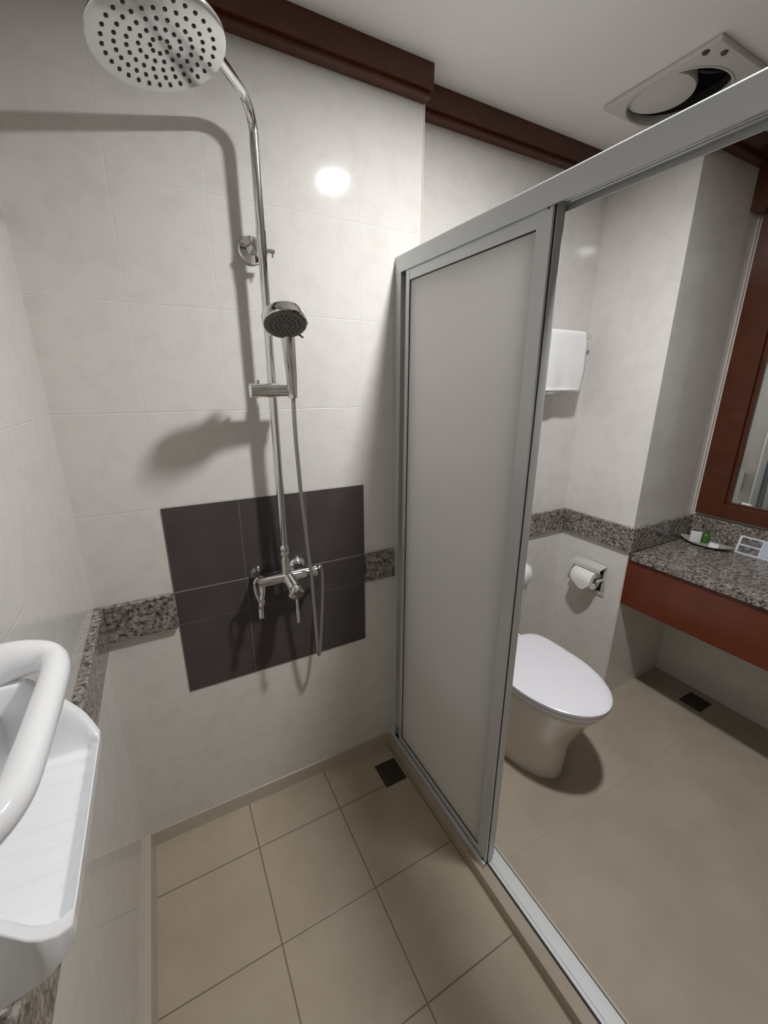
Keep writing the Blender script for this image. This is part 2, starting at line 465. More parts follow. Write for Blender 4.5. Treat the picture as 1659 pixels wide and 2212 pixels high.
# sliding holder
SZ = 1.431
bm = BM()
cyl(bm, (0.436, PY-0.026, SZ), (0.505, PY-0.026, SZ), 0.0178)
cyl(bm, (0.507, PY-0.026, SZ), (0.549, PY-0.026, SZ), 0.0172)
cyl(bm, (0.503, PY-0.026, SZ), (0.509, PY-0.026, SZ), 0.0155)
cyl(bm, (PX, PY, SZ-0.018), (PX, PY, SZ+0.018), 0.0145)
cyl(bm, (0.456, PY-0.022, SZ+0.012), (0.456, PY-0.022, SZ+0.026), 0.006)
obj('slider_bracket', bm, M_chrome, sh, 35)
# mixer body
MZ = 0.881
bm = BM()
cyl(bm, (0.412, PY, MZ), (0.584, PY, MZ), 0.0165)
lathe(bm, [(0.0, 0.0), (0.018, 0.0), (0.019, 0.004), (0.019, 0.014), (0.012, 0.018), (0.0, 0.018)], (0.580, PY, MZ), (1, 0, 0))
cyl(bm, (PX, PY, MZ), (PX, PY, MZ+0.065), 0.0135)
cyl(bm, (0.505, PY-0.002, MZ-0.004), (0.512, PY-0.044, MZ-0.026), 0.0215)
obj('mixer_body', bm, M_chrome, sh, 35)
bm = BM()
lathe(bm, [(0.0, 0.0), (0.0235, 0.0), (0.0245, 0.003), (0.0245, 0.017), (0.021, 0.021), (0.0, 0.022)], (0.512, PY-0.044, MZ-0.026), (0.0, -0.80, -0.50))
hd = obj('mixer_knob', bm, M_chrome, sh, 35)
bm = BM()
tube(bm, smooth_path([(0.512, PY-0.057, MZ-0.050), (0.511, PY-0.062, MZ-0.080), (0.512, PY-0.060, MZ-0.110), (0.513, PY-0.056, MZ-0.132)], 5),
     [0.0045]*6+[0.0058]*5+[0.0062]*4+[0.004], 14)
obj('lever', bm, M_chrome, hd, 40)
for ex, er in ((0.425, 0.0235), (0.552, 0.0300)):
    bm = BM()
    lathe(bm, [(0.0, 0.0), (er-0.001, 0.0), (er, -0.003), (er-0.002, -0.008), (0.016, -0.016), (0.0145, -0.022), (0.0145, -0.058), (0.0, -0.058)], (ex, 0, MZ+0.004), (0, 1, 0))
    obj('escutcheon', bm, M_chrome, sh, 35)
# tub spout on the left with a small diverter handle
bm = BM()
tube(bm, smooth_path([(0.425, PY, MZ-0.010), (0.420, PY-0.012, MZ-0.038), (0.412, PY-0.026, MZ-0.066), (0.410, PY-0.030, MZ-0.100)], 6),
     [0.0105]*6+[0.009]*6+[0.0085]*6+[0.0085], 16)
lathe(bm, [(0.0, 0.0), (0.0105, 0.0), (0.0105, 0.012), (0.0, 0.012)], (0.418, PY-0.016, MZ-0.05), (-0.2, -0.3, -1))
obj('spout', bm, M_chrome, sh, 40)
bm = BM()
tube(bm, smooth_path([(0.418, PY-0.008, MZ+0.012), (0.408, PY-0.014, MZ+0.020), (0.400, PY-0.018, MZ+0.004), (0.404, PY-0.022, MZ-0.03), (0.412, PY-0.026, MZ-0.055)], 6), 0.0042, 12)
obj('diverter_handle', bm, M_chrome, sh, 40)

# ================================================================== HAND SHOWER with hose
hs = thing('hand_shower', 'small chrome hand shower with grey spray face held by the slider on the riser', 'shower', (0.545, -0.10, SZ))
hc = Vector((0.498, -0.226, 1.574))
hnn = Vector((-0.08, -0.50, -0.86)).normalized()
bm = BM()
lathe(bm, [(0.0, -0.001), (0.046, -0.001), (0.0475, 0.0), (0.0498, -0.002), (0.050, -0.020), (0.0490, -0.0216), (0.044, -0.0225), (0.022, -0.027), (0.0, -0.028)], hc, hnn, 56)
hh = obj('spray_head', bm, M_chrome, hs, 35)
bm = BM(); lathe(bm, [(0.0, 0.0015), (0.044, 0.0015), (0.0455, -0.001)], hc, hnn, 56)
obj('spray_face', bm, M_greyface, hh, 35, label='dark grey spray face')
u, v = frame_of(hnn)
bm = BM()
for ring, n in ((0.012, 8), (0.022, 14), (0.032, 20)):
    for i in range(n):
        a = 2*PI*i/n
        lathe(bm, [(0.0016, 0.001), (0.0014, 0.003), (0.0, 0.0032)], hc+u*math.cos(a)*ring+v*math.sin(a)*ring, hnn, 8)
_q = Vector((0.62, 0.0, -1.0)); _q = (_q-hnn*_q.dot(hnn)).normalized(); t_ = hc+_q*0.046
cyl(bm, t_, t_+_q*0.014, 0.0022, seg=10)
o = obj('spray_nozzles', bm, M_darkdot, hh); o['kind'] = 'stuff'
bm = BM()
hp = smooth_path([hc-hnn*0.022+Vector((0.012, 0.028, -0.012)), (0.520, -0.168, 1.530), (0.534, -0.128, 1.480), (0.543, -0.098, SZ), (0.544, -0.096, SZ-0.02)], 5)
tube(bm, hp, [0.0180-0.0060*(i/(len(hp)-1)) for i in range(len(hp))], 18)
obj('handle', bm, M_chrome, hs, 40)
bm = BM()
hose = [(0.544, -0.096, SZ-0.018), (0.5435, -0.098, 1.3136), (0.5475, -0.096, 1.2099), (0.5526, -0.094, 1.0998), (0.5610, -0.092, 0.9819), (0.5687, -0.09, 0.8879),
        (0.5736, -0.085, 0.7718), (0.5790, -0.08, 0.66), (0.5845, -0.072, 0.592), (0.5905, -0.062, 0.574), (0.5985, -0.052, 0.590), (0.6062, -0.046, 0.645), (0.6145, -0.041, 0.7201),
        (0.6200, -0.04, 0.8048), (0.6190, -0.045, 0.8565), (0.6130, -0.052, 0.890), (0.600, -0.064, 0.886)]
tube(bm, smooth_path(hose, 8), 0.0058, 14)
obj('hose', bm, M_steelhose, hs, 40)

# ================================================================== SHOWER SCREEN
YE = YB
sc_ = thing('shower_screen_frame', 'silver aluminium fixed frame around the sliding shower panels, with header rail and floor track', 'shower screen', (XP, -0.6, ZT))
HZ0, HZ1 = 1.763, 1.809
bm = BM()
prism(bm, [(XP, HZ0), (XP+0.004, HZ0), (XP+0.004, HZ1-0.010), (XP+0.0362, HZ1-0.010), (XP+0.0362, HZ0+0.006), (XP+0.0370, HZ0+0.006), (XP+0.0370, HZ1-0.010),
           (XP+0.0495, HZ1-0.010), (XP+0.0495, HZ0), (XP+0.0525, HZ0), (XP+0.0525, HZ1), (XP+0.003, HZ1), (XP+0.0008, HZ1-0.001), (XP, HZ1-0.0032)], 1, YE, 0.0)
bx(bm, XP+0.010, XP+0.016, YE, -0.60, HZ0+0.002, HZ1-0.010); bx(bm, XP+0.024, XP+0.030, YE, -0.60, HZ0+0.004, HZ1-0.010)
obj('header_rail', bm, M_alu, sc_)
bm = BM()
prism(bm, [(XP+0.0005, -0.0005), (XP+0.0005, -0.034), (XP+0.004, -0.034), (XP+0.004, -0.006), (XP+0.0555, -0.006), (XP+0.0555, -0.030), (XP+0.0595, -0.030), (XP+0.0595, -0.0005)], 2, ZT+0.004, HZ0)
obj('wall_jamb', bm, M_alu, sc_)
bm = BM()
bx(bm, 0.9265, 0.9745, YE, 0, ZT+0.0005, ZT+0.007)
bx(bm, XP-0.003, XP-0.001+0.004, -0.584, 0, ZT+0.001, ZT+0.020)
bx(bm, 0.9355, 0.9655, YE, 0, ZT+0.006, ZT+0.010)
obj('floor_track', bm, M_alu2, sc_, bevel=0.0008)
bm = BM()
bx(bm, 0.9225, 0.9275, YE, 0, ZT, ZT+0.0045); bx(bm, 0.9740, 0.9775, YE, 0, ZT, ZT+0.0045)
obj('track_groove_dark', bm, M_black, sc_, label='black strip painted as the dark groove along the floor track')  # groove darkness put in as black strips along both track edges
bm = BM(); bx(bm, 0.9775, 0.984, YE, 0, ZT, ZT+0.006); obj('track_lip', bm, M_mortar, sc_, label='pale mortar lip beside the floor track')

def panel(name, label, x0, x1, y0, y1, z0, z1, sl, sr, st, sb, front=False):
    t = thing(name, label, 'shower screen', ((x0+x1)/2, (y0+y1)/2, z0))
    bm = BM()
    bx(bm, x0, x1, y1-sl, y1, z0, z1, 0.0015)
    if front:
        bx(bm, x0, x0+0.0065, y0, y0+sr, z0, z1, 0.0018); bx(bm, x0+0.0112, x1, y0, y0+sr, z0, z1, 0.0012)
        bx(bm, x0+0.0060, x0+0.0116, y0+0.006, y0+sr, z0+0.001, z1-0.001)
    else: bx(bm, x0, x1, y0, y0+sr, z0, z1, 0.0015)
    xb = min(x1-0.001, x0+0.022)
    bx(bm, x0+0.001, xb, y0+sr-0.001, y1-sl+0.001, z1-st, z1, 0.001)
    bx(bm, x0+0.001, xb, y0+sr-0.001, y1-sl+0.001, z0, z0+sb, 0.001)
    obj('panel_frame', bm, M_alu, t)
    bm = BM(); xm = x0+0.006
    bx(bm, xm-0.002, xm+0.002, y0+sr-0.004, y1-sl+0.004, z0+sb-0.004, z1-st+0.004)
    obj('frosted_pane', bm, M_frost, t)
    bm = BM(); g = 0.0022
    a0, a1, b0, b1 = y0+sr, y1-sl, z0+sb, z1-st
    for q in ((a0, a1, b0, b0+g), (a0, a1, b1-g, b1), (a1-g, a1, b0, b1)):
        bx(bm, x0+0.0015, xm-0.002, *q)
    obj('pane_bead', bm, M_dark, t)
    if front:
        bm = BM(); bx(bm, x0+0.0066, x0+0.0111, y0+0.002, y0+0.0058, z0+0.004, z1-0.004); obj('rubber_strip', bm, M_black, t)
        for zz in (z1-0.012, z0+0.012):
            bm = BM(); lathe(bm, [(0.0, -0.001), (0.003, -0.0008), (0.003, 0.0)], (x0, y0+0.010, zz), (1, 0, 0), 14)
            obj('screw', bm, M_dark, t)
    return t
panel('sliding_shower_panel', 'frosted sliding shower panel in front, nearest the shower head', XP+0.005, XP+0.0358,
      -0.581, -0.056, ZT+0.011, HZ0+0.012, 0.020, 0.038, 0.040, 0.034, True)
panel('sliding_shower_panel', 'second frosted sliding panel slid behind the front one, on the toilet side', XP+0.0373, XP+0.0490,
      -0.572, -0.066, ZT+0.0115, HZ0+0.012, 0.020, 0.038, 0.040, 0.034)

# ================================================================== FLOOR DRAINS
def drain(label, x0, x1, y0, y1, z):
    t = thing('floor_drain', label, 'drain', ((x0+x1)/2, (y0+y1)/2, z))
    bm = BM()
    e = 0.006
    bx(bm, x0, x1, y0, y0+e, z, z+0.0025); bx(bm, x0, x1, y1-e, y1, z, z+0.0025)
    bx(bm, x0, x0+e, y0+e, y1-e, z, z+0.0025); bx(bm, x1-e, x1, y0+e, y1-e, z, z+0.0025)
    obj('rim', bm, M_drain, t)
    bm = BM()
    n = 7
    for i in range(n):
        yy = y0+e+(y1-y0-2*e)*(i+0.5)/n
        bx(bm, x0+e, x1-e, yy-0.003, yy+0.003, z+0.0005, z+0.002)
    bx(bm, x0+e, x1-e, y0+e, y1-e, z, z+0.0006)
    obj('grate', bm, M_drain, t)
drain('small square dark floor drain in the shower beside the screen', 0.786, 0.874, -0.185, -0.085, 0.0)
drain('square dark floor drain under the vanity counter', 2.195, 2.295, -0.555, -0.465, ZT)

# ================================================================== TOILET
TX = 1.362; TY0 = YD-0.004
tl = thing('toilet', 'white close-coupled toilet with the lid down, against the tiled wall', 'toilet', (TX, -0.25, ZT))
def oval(cx, y_back, y_front, hw, z, n=40, sq=2.0, sqb=2.6):
    # egg-like ring: back end squarer, front end round
    pts = []; cy = y_back-(y_back-y_front)*0.45
    for i in range(n):
        a = 2*PI*i/n; c, s = math.cos(a), math.sin(a)
        L = (y_back-cy) if s > 0 else (cy-y_front)
        e = 2/(sqb if s > 0 else sq)
        pts.append(Vector((cx+hw*math.copysign(abs(c)**e, c), cy+L*math.copysign(abs(s)**e, s), z)))
    return pts
bm = BM()
loft(bm, [oval(TX, -0.07, -0.478, 0.114, ZT), oval(TX, -0.07, -0.480, 0.116, ZT+0.012), oval(TX, -0.07, -0.478, 0.115, ZT+0.03),
          oval(TX, -0.07, -0.484, 0.121, 0.16), oval(TX, -0.07, -0.494, 0.127, 0.21), oval(TX, -0.075, -0.522, 0.141, 0.27), oval(TX, -0.08, -0.552, 0.152, 0.33),
          oval(TX, -0.08, -0.578, 0.162, 0.372), oval(TX, -0.08, -0.586, 0.166, 0.388), oval(TX, -0.08, -0.584, 0.165, 0.396), oval(TX, -0.08, -0.57, 0.155, 0.399)])
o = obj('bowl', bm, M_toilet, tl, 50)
bm = BM()
def rrect(x0, x1, y0, y1, r, z, n=8):
    pts = []
    for cx, cy, a0 in ((x1-r, y1-r, 0), (x0+r, y1-r, PI/2), (x0+r, y0+r, PI), (x1-r, y0+r, 3*PI/2)):
        for i in range(n+1):
            a = a0+(PI/2)*i/n; pts.append(Vector((cx+r*math.cos(a), cy+r*math.sin(a), z)))
    return pts
bw = 0.183
loft(bm, [rrect(TX-0.145, TX+0.145, -0.085, TY0, 0.045, 0.34), rrect(TX-0.155, TX+0.155, -0.10, TY0, 0.05, 0.40), rrect(TX-0.165, TX+0.165, -0.112, TY0, 0.055, 0.52), rrect(TX-0.170, TX+0.170, -0.118, TY0, 0.055, 0.655)])
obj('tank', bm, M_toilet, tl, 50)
bm = BM()
loft(bm, [rrect(TX-0.176, TX+0.176, -0.122, TY0, 0.06, 0.650), rrect(TX-bw, TX+bw, -0.128, TY0, 0.062, 0.656), rrect(TX-bw, TX+bw, -0.128, TY0, 0.062, 0.690),
          rrect(TX-bw+0.008, TX+bw-0.008, -0.121, TY0, 0.058, 0.712), rrect(TX-bw+0.030, TX+bw-0.030, -0.100, TY0-0.004, 0.045, 0.728), rrect(TX-bw+0.07, TX+bw-0.07, -0.07, TY0-0.02, 0.03, 0.734)])
obj('tank_lid', bm, M_ceramic, tl, 50)
bm = BM()
loft(bm, [oval(TX, -0.16, -0.594, 0.165, 0.4015, sqb=4), oval(TX, -0.158, -0.597, 0.168, 0.406, sqb=4), oval(TX, -0.158, -0.597, 0.168, 0.414, sqb=4), oval(TX, -0.16, -0.593, 0.164, 0.4165, sqb=4)])
obj('seat_ring', bm, M_seat, tl, 50)
bm = BM()
loft(bm, [oval(TX, -0.152, -0.600, 0.168, 0.4195, sqb=5), oval(TX, -0.150, -0.603, 0.171, 0.424, sqb=5), oval(TX, -0.150, -0.602, 0.170, 0.433, sqb=5), oval(TX, -0.156, -0.594, 0.162, 0.4375, sqb=5),
          oval(TX, -0.17, -0.575, 0.147, 0.4390, sqb=5), oval(TX, -0.20, -0.50, 0.09, 0.4395, sqb=4)])
obj('seat_lid', bm, M_seat, tl, 50)
for sx in (-0.075, 0.075):
    bm = BM(); bx(bm, TX+sx-0.02, TX+sx+0.02, -0.152, -0.125, 0.400, 0.432, 0.006, 3); obj('hinge', bm, M_seat, tl, 40)
bm = BM(); lathe(bm, [(0.0, -0.004), (0.005, -0.003), (0.008, 0.0)], (TX-0.1165, -0.24, 0.10), (1, 0, 0), 16)
obj('bolt_cap', bm, M_dark, tl, 40, label='dark fixing bolt')

# ================================================================== PAPER HOLDER + ROLL
ph = thing('toilet_paper_holder', 'chrome recessed toilet paper holder in the side wall beside the toilet', 'holder', (X1, -0.115, 0.52))
bm = BM()
y0, y1, z0, z1 = -0.200, -0.042, 0.520, 0.680
# pressed plate with a raised rim and hollow middle
x = X1
rim = 0.018
for q in ((y0, y1, z0, z0+rim), (y0, y1, z1-rim, z1), (y0, y0+rim, z0+rim, z1-rim), (y1-rim, y1, z0+rim, z1-rim)):
    bx(bm, x-0.006, x-0.0003, *q, 0.0015)
obj('frame', bm, M_plate, ph, 30)
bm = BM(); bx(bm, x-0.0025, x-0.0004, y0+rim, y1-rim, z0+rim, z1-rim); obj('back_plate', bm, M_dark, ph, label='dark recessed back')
bm = BM(); prism(bm, [(x-0.004, z1-0.010), (x-0.052, z1-0.020), (x-0.058, z1-0.034), (x-0.055, z1-0.036), (x-0.049, z1-0.024), (x-0.004, z1-0.016)], 1, y0+0.004, y1-0.004)
obj('hood', bm, M_plate, ph, 30)
for yy in (y0+0.014, y1-0.014):
    bm = BM(); cyl(bm, (x-0.004, yy, 0.602), (x-0.052, yy, 0.602), 0.007, seg=16)
    obj('arm', bm, M_chrome, ph, 40)
bm = BM(); cyl(bm, (x-0.046, y0+0.012, 0.602), (x-0.046, y1-0.012, 0.602), 0.0045, seg=16); obj('spindle', bm, M_chrome, ph, 40)
rl = thing('toilet_roll', 'white toilet roll in the chrome wall holder', 'toilet paper', (x-0.046, -0.121, 0.56))
bm = BM()
ry0, ry1 = y0+0.022, y1-0.034
lathe(bm, [(0.0185, 0.0), (0.041, 0.0), (0.0425, 0.002), (0.0425, ry1-ry0-0.002), (0.041, ry1-ry0), (0.0185, ry1-ry0), (0.0185, 0.0)], (x-0.046, ry0, 0.600), (0, 1, 0), 48)
obj('roll', bm, M_paper, rl, 40)
bm = BM()
xs = x-0.046
loft(bm, [[Vector((xs-0.0430, ry0+0.002, 0.605)), Vector((xs-0.0445, ry0+0.002, 0.605)), Vector((xs-0.0445, ry1-0.002, 0.605)), Vector((xs-0.0430, ry1-0.002, 0.605))],
          [Vector((xs-0.0435, ry0+0.002, 0.585)), Vector((xs-0.0450, ry0+0.002, 0.585)), Vector((xs-0.0450, ry1-0.012, 0.585)), Vector((xs-0.0435, ry1-0.012, 0.585))],
          [Vector((xs-0.0430, ry0+0.030, 0.557)), Vector((xs-0.0440, ry0+0.030, 0.557)), Vector((xs-0.0440, ry0+0.050, 0.557)), Vector((xs-0.0430, ry0+0.050, 0.557))]])
obj('loose_end', bm, M_paper, rl)

# ================================================================== TOWEL AND RAIL (recess wall)
tr = thing('towel_rail', 'chrome towel rail on the wall above the toilet', 'rail', (1.62, YD, 1.645))
bm = BM(); cyl(bm, (1.42, YD-0.065, 1.635), (1.836, YD-0.065, 1.635), 0.008, seg=18); obj('bar', bm, M_chrome, tr, 40)
for xx in (1.43, 1.826):
    bm = BM(); cyl(bm, (xx, YD, 1.635), (xx, YD-0.068, 1.635), 0.010, seg=18); lathe(bm, [(0.0, 0.0), (0.022, 0.0), (0.020, -0.008), (0.0, -0.010)], (xx, YD, 1.635), (0, 1, 0), 24)
    obj('bracket', bm, M_chrome, tr, 40)
tw = thing('hand_towel', 'folded white towel hanging over the chrome rail above the toilet', 'towel', (1.67, YD-0.065, 1.41))
bm = BM()
NX = 26; prof = []
ZBt = 1.405
yc = YD-0.065
for i in range(9): prof.append((yc-0.0135-0.006*math.sin(PI*i/8), ZBt+(1.632-ZBt)*i/8))
for i in range(1, 8):
    a = PI*i/8; prof.append((yc-0.0135*math.cos(a), 1.635+0.0135*math.sin(a)))
for i in range(7): prof.append((yc+0.0135, 1.632-(1.632-1.45)*i/6))
x0, x1 = 1.47, 1.793
grid = []
for i in range(NX+1):
    t = i/NX; xx = x0+(x1-x0)*t; row = []
    for j, (yy, zz) in enumerate(prof):
        hang = max(0, 1-j/8)
        row.append(bm.verts.new((xx+0.002*math.sin(zz*60), yy+0.003*math.sin(t*19+zz*6)*hang-0.004*hang*(t > 0.85)*math.sin((t-0.85)/0.15*PI), zz+(-0.004*hang*math.sin(t*5) if j == 0 else 0))))
    grid.append(row)
for a, b in zip(grid, grid[1:]):
    for j in range(len(prof)-1): bm.faces.new((a[j], a[j+1], b[j+1], b[j]))
bmesh.ops.recalc_face_normals(bm, faces=bm.faces[:])
o = obj('towel_cloth', bm, M_towel, tw, 60); md = o.modifiers.new('thick', 'SOLIDIFY'); md.thickness = 0.009; md.offset = 0
bm = BM(); bx(bm, x0+0.004, x1-0.030, yc-0.0255, yc-0.0175, ZBt+0.018, ZBt+0.026, 0.002); obj('hem', bm, M_towel, tw, 40)

# ================================================================== EXTRACTOR FAN
ef = thing('extractor_fan', 'white ceiling extractor fan with its round grille open', 'fan', (FX, FY, ZC))
PZ = ZC-0.014
bm = BM(); plate_with_hole(bm, FX-0.137, FX+0.165, FY-0.178, FY+0.138, FX, FY, FR, PZ, ZC-0.0003)
obj('cover_plate', bm, M_white, ef, 20, bevel=0.003)
bm = BM(); lathe(bm, [(FR+0.005, -0.0138), (FR+0.004, -0.0165), (FR-0.001, -0.016), (FR-0.003, 0.006), (FR+0.001, 0.012)], (FX, FY, ZC), (0, 0, 1), 64)
obj('collar', bm, M_white, ef, 40)
bm = BM(); lathe(bm, [(FR+0.002, 0.010), (FR+0.002, 0.04), (FR+0.02, 0.06), (FR+0.02, 0.16), (0.0, 0.16)], (FX, FY, ZC), (0, 0, 1), 48)
obj('duct', bm, M_dark, ef, 40, label='dark duct')
bm = BM(); lathe(bm, [(0.0, -0.010), (0.060, -0.009), (0.088, -0.003), (0.091, 0.006), (0.084, 0.03), (0.0, 0.03)], (FX-0.040, FY+0.026, ZC), (0.06, -0.02, 1), 48)
obj('motor_cap', bm, M_white, ef, 40)
for i in range(7):
    bm = BM(); a = 2*PI*i/7+0.5
    c, s = math.cos(a), math.sin(a); t = Vector((-s, c, 0)); rd = Vector((c, s, 0)); o3 = Vector((FX, FY, ZC+0.055))
    loft(bm, [[o3+rd*0.03+t*0.018+Vector((0, 0, 0.012)), o3+rd*0.03-t*0.018-Vector((0, 0, 0.012)), o3+rd*0.03-t*0.018-Vector((0, 0, 0.015)), o3+rd*0.03+t*0.018+Vector((0, 0, 0.009))],
              [o3+rd*0.108+t*0.030+Vector((0, 0, 0.014)), o3+rd*0.108-t*0.030-Vector((0, 0, 0.014)), o3+rd*0.108-t*0.030-Vector((0, 0, 0.017)), o3+rd*0.108+t*0.030+Vector((0, 0, 0.011))]])
    obj('blade', bm, M_steelhose, ef)
for sx, sy in ((-0.127, -0.138), (-0.085, -0.160), (0.150, -0.155), (0.150, 0.125)):
    bm = BM(); lathe(bm, [(0.0, -0.006), (0.006, -0.005), (0.0085, 0.0)], (FX+sx, FY+sy, PZ), (0, 0, 1), 14)
    obj('screw', bm, M_screwrust, ef, 40)

# ================================================================== VANITY COUNTER
XF = X1-0.002
CT = ZB
vc = thing('vanity_counter', 'speckled granite vanity counter with red-brown wooden apron under the mirror', 'counter', (2.12, -1.1, CT))
bm = BM()
# worktop with an oval opening for the basin
BXc, BYc, BRX, BRY = 2.115, -1.01, 0.165, 0.215
def slab_hole(bm, x0, x1, y0, y1, z0, z1, cx, cy, rx, ry, n=64):
    outer = []; inner = []
    for i in range(n):
        a = 2*PI*i/n; c, s = math.cos(a), math.sin(a)
        tx = ((x1-cx) if c > 0 else (x0-cx))/c if abs(c) > 1e-9 else 1e9
        ty = ((y1-cy) if s > 0 else (y0-cy))/s if abs(s) > 1e-9 else 1e9
        t = min(tx, ty); outer.append([cx+c*t, cy+s*t]); inner.append((cx+c*rx, cy+s*ry))
    for px in (x0, x1):
        for py in (y0, y1):
            k = min(range(n), key=lambda i: (outer[i][0]-px)**2+(outer[i][1]-py)**2); outer[k] = [px, py]
    V = {}
    for nm, L in (('o', outer), ('i', inner)):
        for z in (0, 1): V[nm, z] = [bm.verts.new((p[0], p[1], (z0, z1)[z])) for p in L]
    for i in range(n):
        j = (i+1) % n
        bm.faces.new((V['o', 0][i], V['o', 0][j], V['i', 0][j], V['i', 0][i]))
        bm.faces.new((V['o', 1][i], V['i', 1][i], V['i', 1][j], V['o', 1][j]))
        bm.faces.new((V['i', 0][i], V['i', 0][j], V['i', 1][j], V['i', 1][i]))
        bm.faces.new((V['o', 0][i], V['o', 1][i], V['o', 1][j], V['o', 0][j]))
slab_hole(bm, XF-0.012, X2-0.001, YB+0.001, YS-0.016, CT-0.030, CT, BXc, BYc, BRX-0.01, BRY-0.01)
obj('worktop', bm, M_granite, vc, bevel=0.003)
bm = BM(); bx(bm, X2-0.019, X2-0.001, YB+0.001, YS-0.017, CT+0.0003, ZD+0.004); obj('backsplash', bm, M_granite, vc, bevel=0.0015)
bm = BM(); bx(bm, XF, XF+0.018, YB+0.001, YS-0.001, 0.530, CT-0.0305); obj('apron', bm, M_wood2, vc, bevel=0.0015)
bs = thing('washbasin', 'white oval washbasin set in the granite counter at the right edge', 'basin', (BXc, BYc, CT))
bm = BM()
def ell(rx, ry, z, n=48): return [Vector((BXc+rx*math.cos(2*PI*i/n), BYc+ry*math.sin(2*PI*i/n), z)) for i in range(n)]
loft(bm, [ell(BRX-0.014, BRY-0.014, CT-0.02), ell(BRX-0.014, BRY-0.014, CT+0.0005), ell(BRX+0.004, BRY+0.004, CT+0.0005), ell(BRX+0.006, BRY+0.006, CT+0.006), ell(BRX+0.002, BRY+0.002, CT+0.012), ell(BRX-0.012, BRY-0.012, CT+0.010),
          ell(BRX-0.022, BRY-0.022, CT-0.006), ell(BRX-0.035, BRY-0.04, CT-0.07), ell(BRX-0.07, BRY-0.09, CT-0.125), ell(0.03, 0.03, CT-0.14)], False, True)
obj('bowl', bm, M_ceramic, bs, 50)

# ================================================================== MIRROR
mr = thing('wall_mirror', 'large mirror in a dark red wooden frame above the granite counter', 'mirror', (X2, -1.1, 0.895))
MY0, MY1, MZ0, MZ1 = -1.95, -0.300, 0.896, 2.055
FW, FWB, FD = 0.100, 0.062, 0.028
bm = BM()
def fr(b, y0, y1, z0, z1):
    bx(b, X2-FD, X2-0.0005, y0, y1, z0, z1, 0.002)
fr(bm, MY1-FW, MY1, MZ0, MZ1); fr(bm, MY0, MY0+FW, MZ0, MZ1); fr(bm, MY0+FW-0.001, MY1-FW+0.001, MZ0, MZ0+FWB); fr(bm, MY0+FW-0.001, MY1-FW+0.001, MZ1-FWB, MZ1)
obj('frame', bm, M_wood, mr)
bm = BM()
e = 0.016
bx(bm, X2-0.016, X2-0.0006, MY1-FW-e, MY1-FW, MZ0+FWB, MZ1-FWB, 0.002); bx(bm, X2-0.016, X2-0.0006, MY0+FW, MY0+FW+e, MZ0+FWB, MZ1-FWB, 0.002)
bx(bm, X2-0.016, X2-0.0006, MY0+FW+e, MY1-FW-e, MZ0+FWB, MZ0+FWB+e*0.5, 0.002); bx(bm, X2-0.016, X2-0.0006, MY0+FW+e, MY1-FW-e, MZ1-FWB-e, MZ1-FWB, 0.002)
obj('inner_moulding', bm, M_wood, mr)
bm = BM(); bx(bm, X2-0.006, X2-0.001, MY0+FW+0.004, MY1-FW-0.004, MZ0+FWB-0.004, MZ1-FWB+0.004); obj('glass', bm, M_mirror, mr)
# pale sealant line between the step wall and the mirror
bm = BM(); bx(bm, X2-0.010, X2-0.0005, YS-0.0075, YS-0.0005, ZD, 2.062); struct('trim_19', bm, M_caulk)

# ================================================================== THINGS ON THE COUNTER
dish = thing('amenity_dish', 'pale glass leaf-shaped dish on the granite counter in the corner', 'dish', (2.27, -0.385, CT))
bm = BM()
NP = 28
def dring(s, z, dx=0.0):
    pts = []
    for i in range(NP):
        a = 2*PI*i/NP; c, q = math.cos(a), math.sin(a)
        k_ = 1+0.25*abs(q)**6
        pts.append(Vector((2.262+dx+0.046*s*math.copysign(abs(c)**0.8, c), -0.392+0.083*s*q*k_, z+0.010*(abs(q)**4)*(1 if s > 0.7 else 0))))
    return pts
loft(bm, [dring(0.55, CT+0.0004), dring(0.98, CT+0.010), dring(1.0, CT+0.013), dring(0.95, CT+0.0125), dring(0.5, CT+0.004)])
obj('dish_body', bm, M_pale, dish, 45)
bm = BM(); bx(bm, -0.0205, 0.0205, -0.007, 0.007, 0, 0.049, 0.002)
bmesh.ops.rotate(bm, verts=bm.verts[:], matrix=Matrix.Rotation(math.radians(-58), 3, 'Z'))
bmesh.ops.translate(bm, verts=bm.verts[:], vec=(2.254, -0.352, CT+0.006))
tag(obj('soap_box', bm, M_card, None, 40), 'small white soap carton standing upright in the pale dish', 'box')
gb = thing('shampoo_bottle', 'small green bottle standing in the pale dish behind the soap carton', 'bottle', (2.292, -0.372, CT+0.0065))
bm = BM(); lathe(bm, [(0.0, 0.0), (0.014, 0.0), (0.0155, 0.003), (0.0155, 0.032), (0.010, 0.040), (0.006, 0.043), (0.0, 0.043)], (2.290, -0.376, CT+0.0065), (0, 0, 1), 24)
obj('body', bm, M_green, gb, 40)
bm = BM(); lathe(bm, [(0.0, 0.0), (0.0072, 0.0), (0.0072, 0.013), (0.0, 0.014)], (2.290, -0.376, CT+0.0495), (0, 0, 1), 20)
obj('cap', bm, new_mat('dark green cap', (0.06, 0.12, 0.04), 0.4), gb, 40)
bm = BM(); prism(bm, [(2.246, CT+0.006), (2.272, CT+0.006), (2.268, CT+0.020), (2.258, CT+0.022)], 1, -0.445, -0.410)
tag(obj('shower_cap_sachet', bm, M_card), 'crumpled white sachet lying in the pale dish right of the green bottle', 'sachet')
lf = thing('leaflet_stand', 'white leaflet card with two dark photos propped up below the mirror', 'card', (2.305, -0.56, CT))
bm = BM()
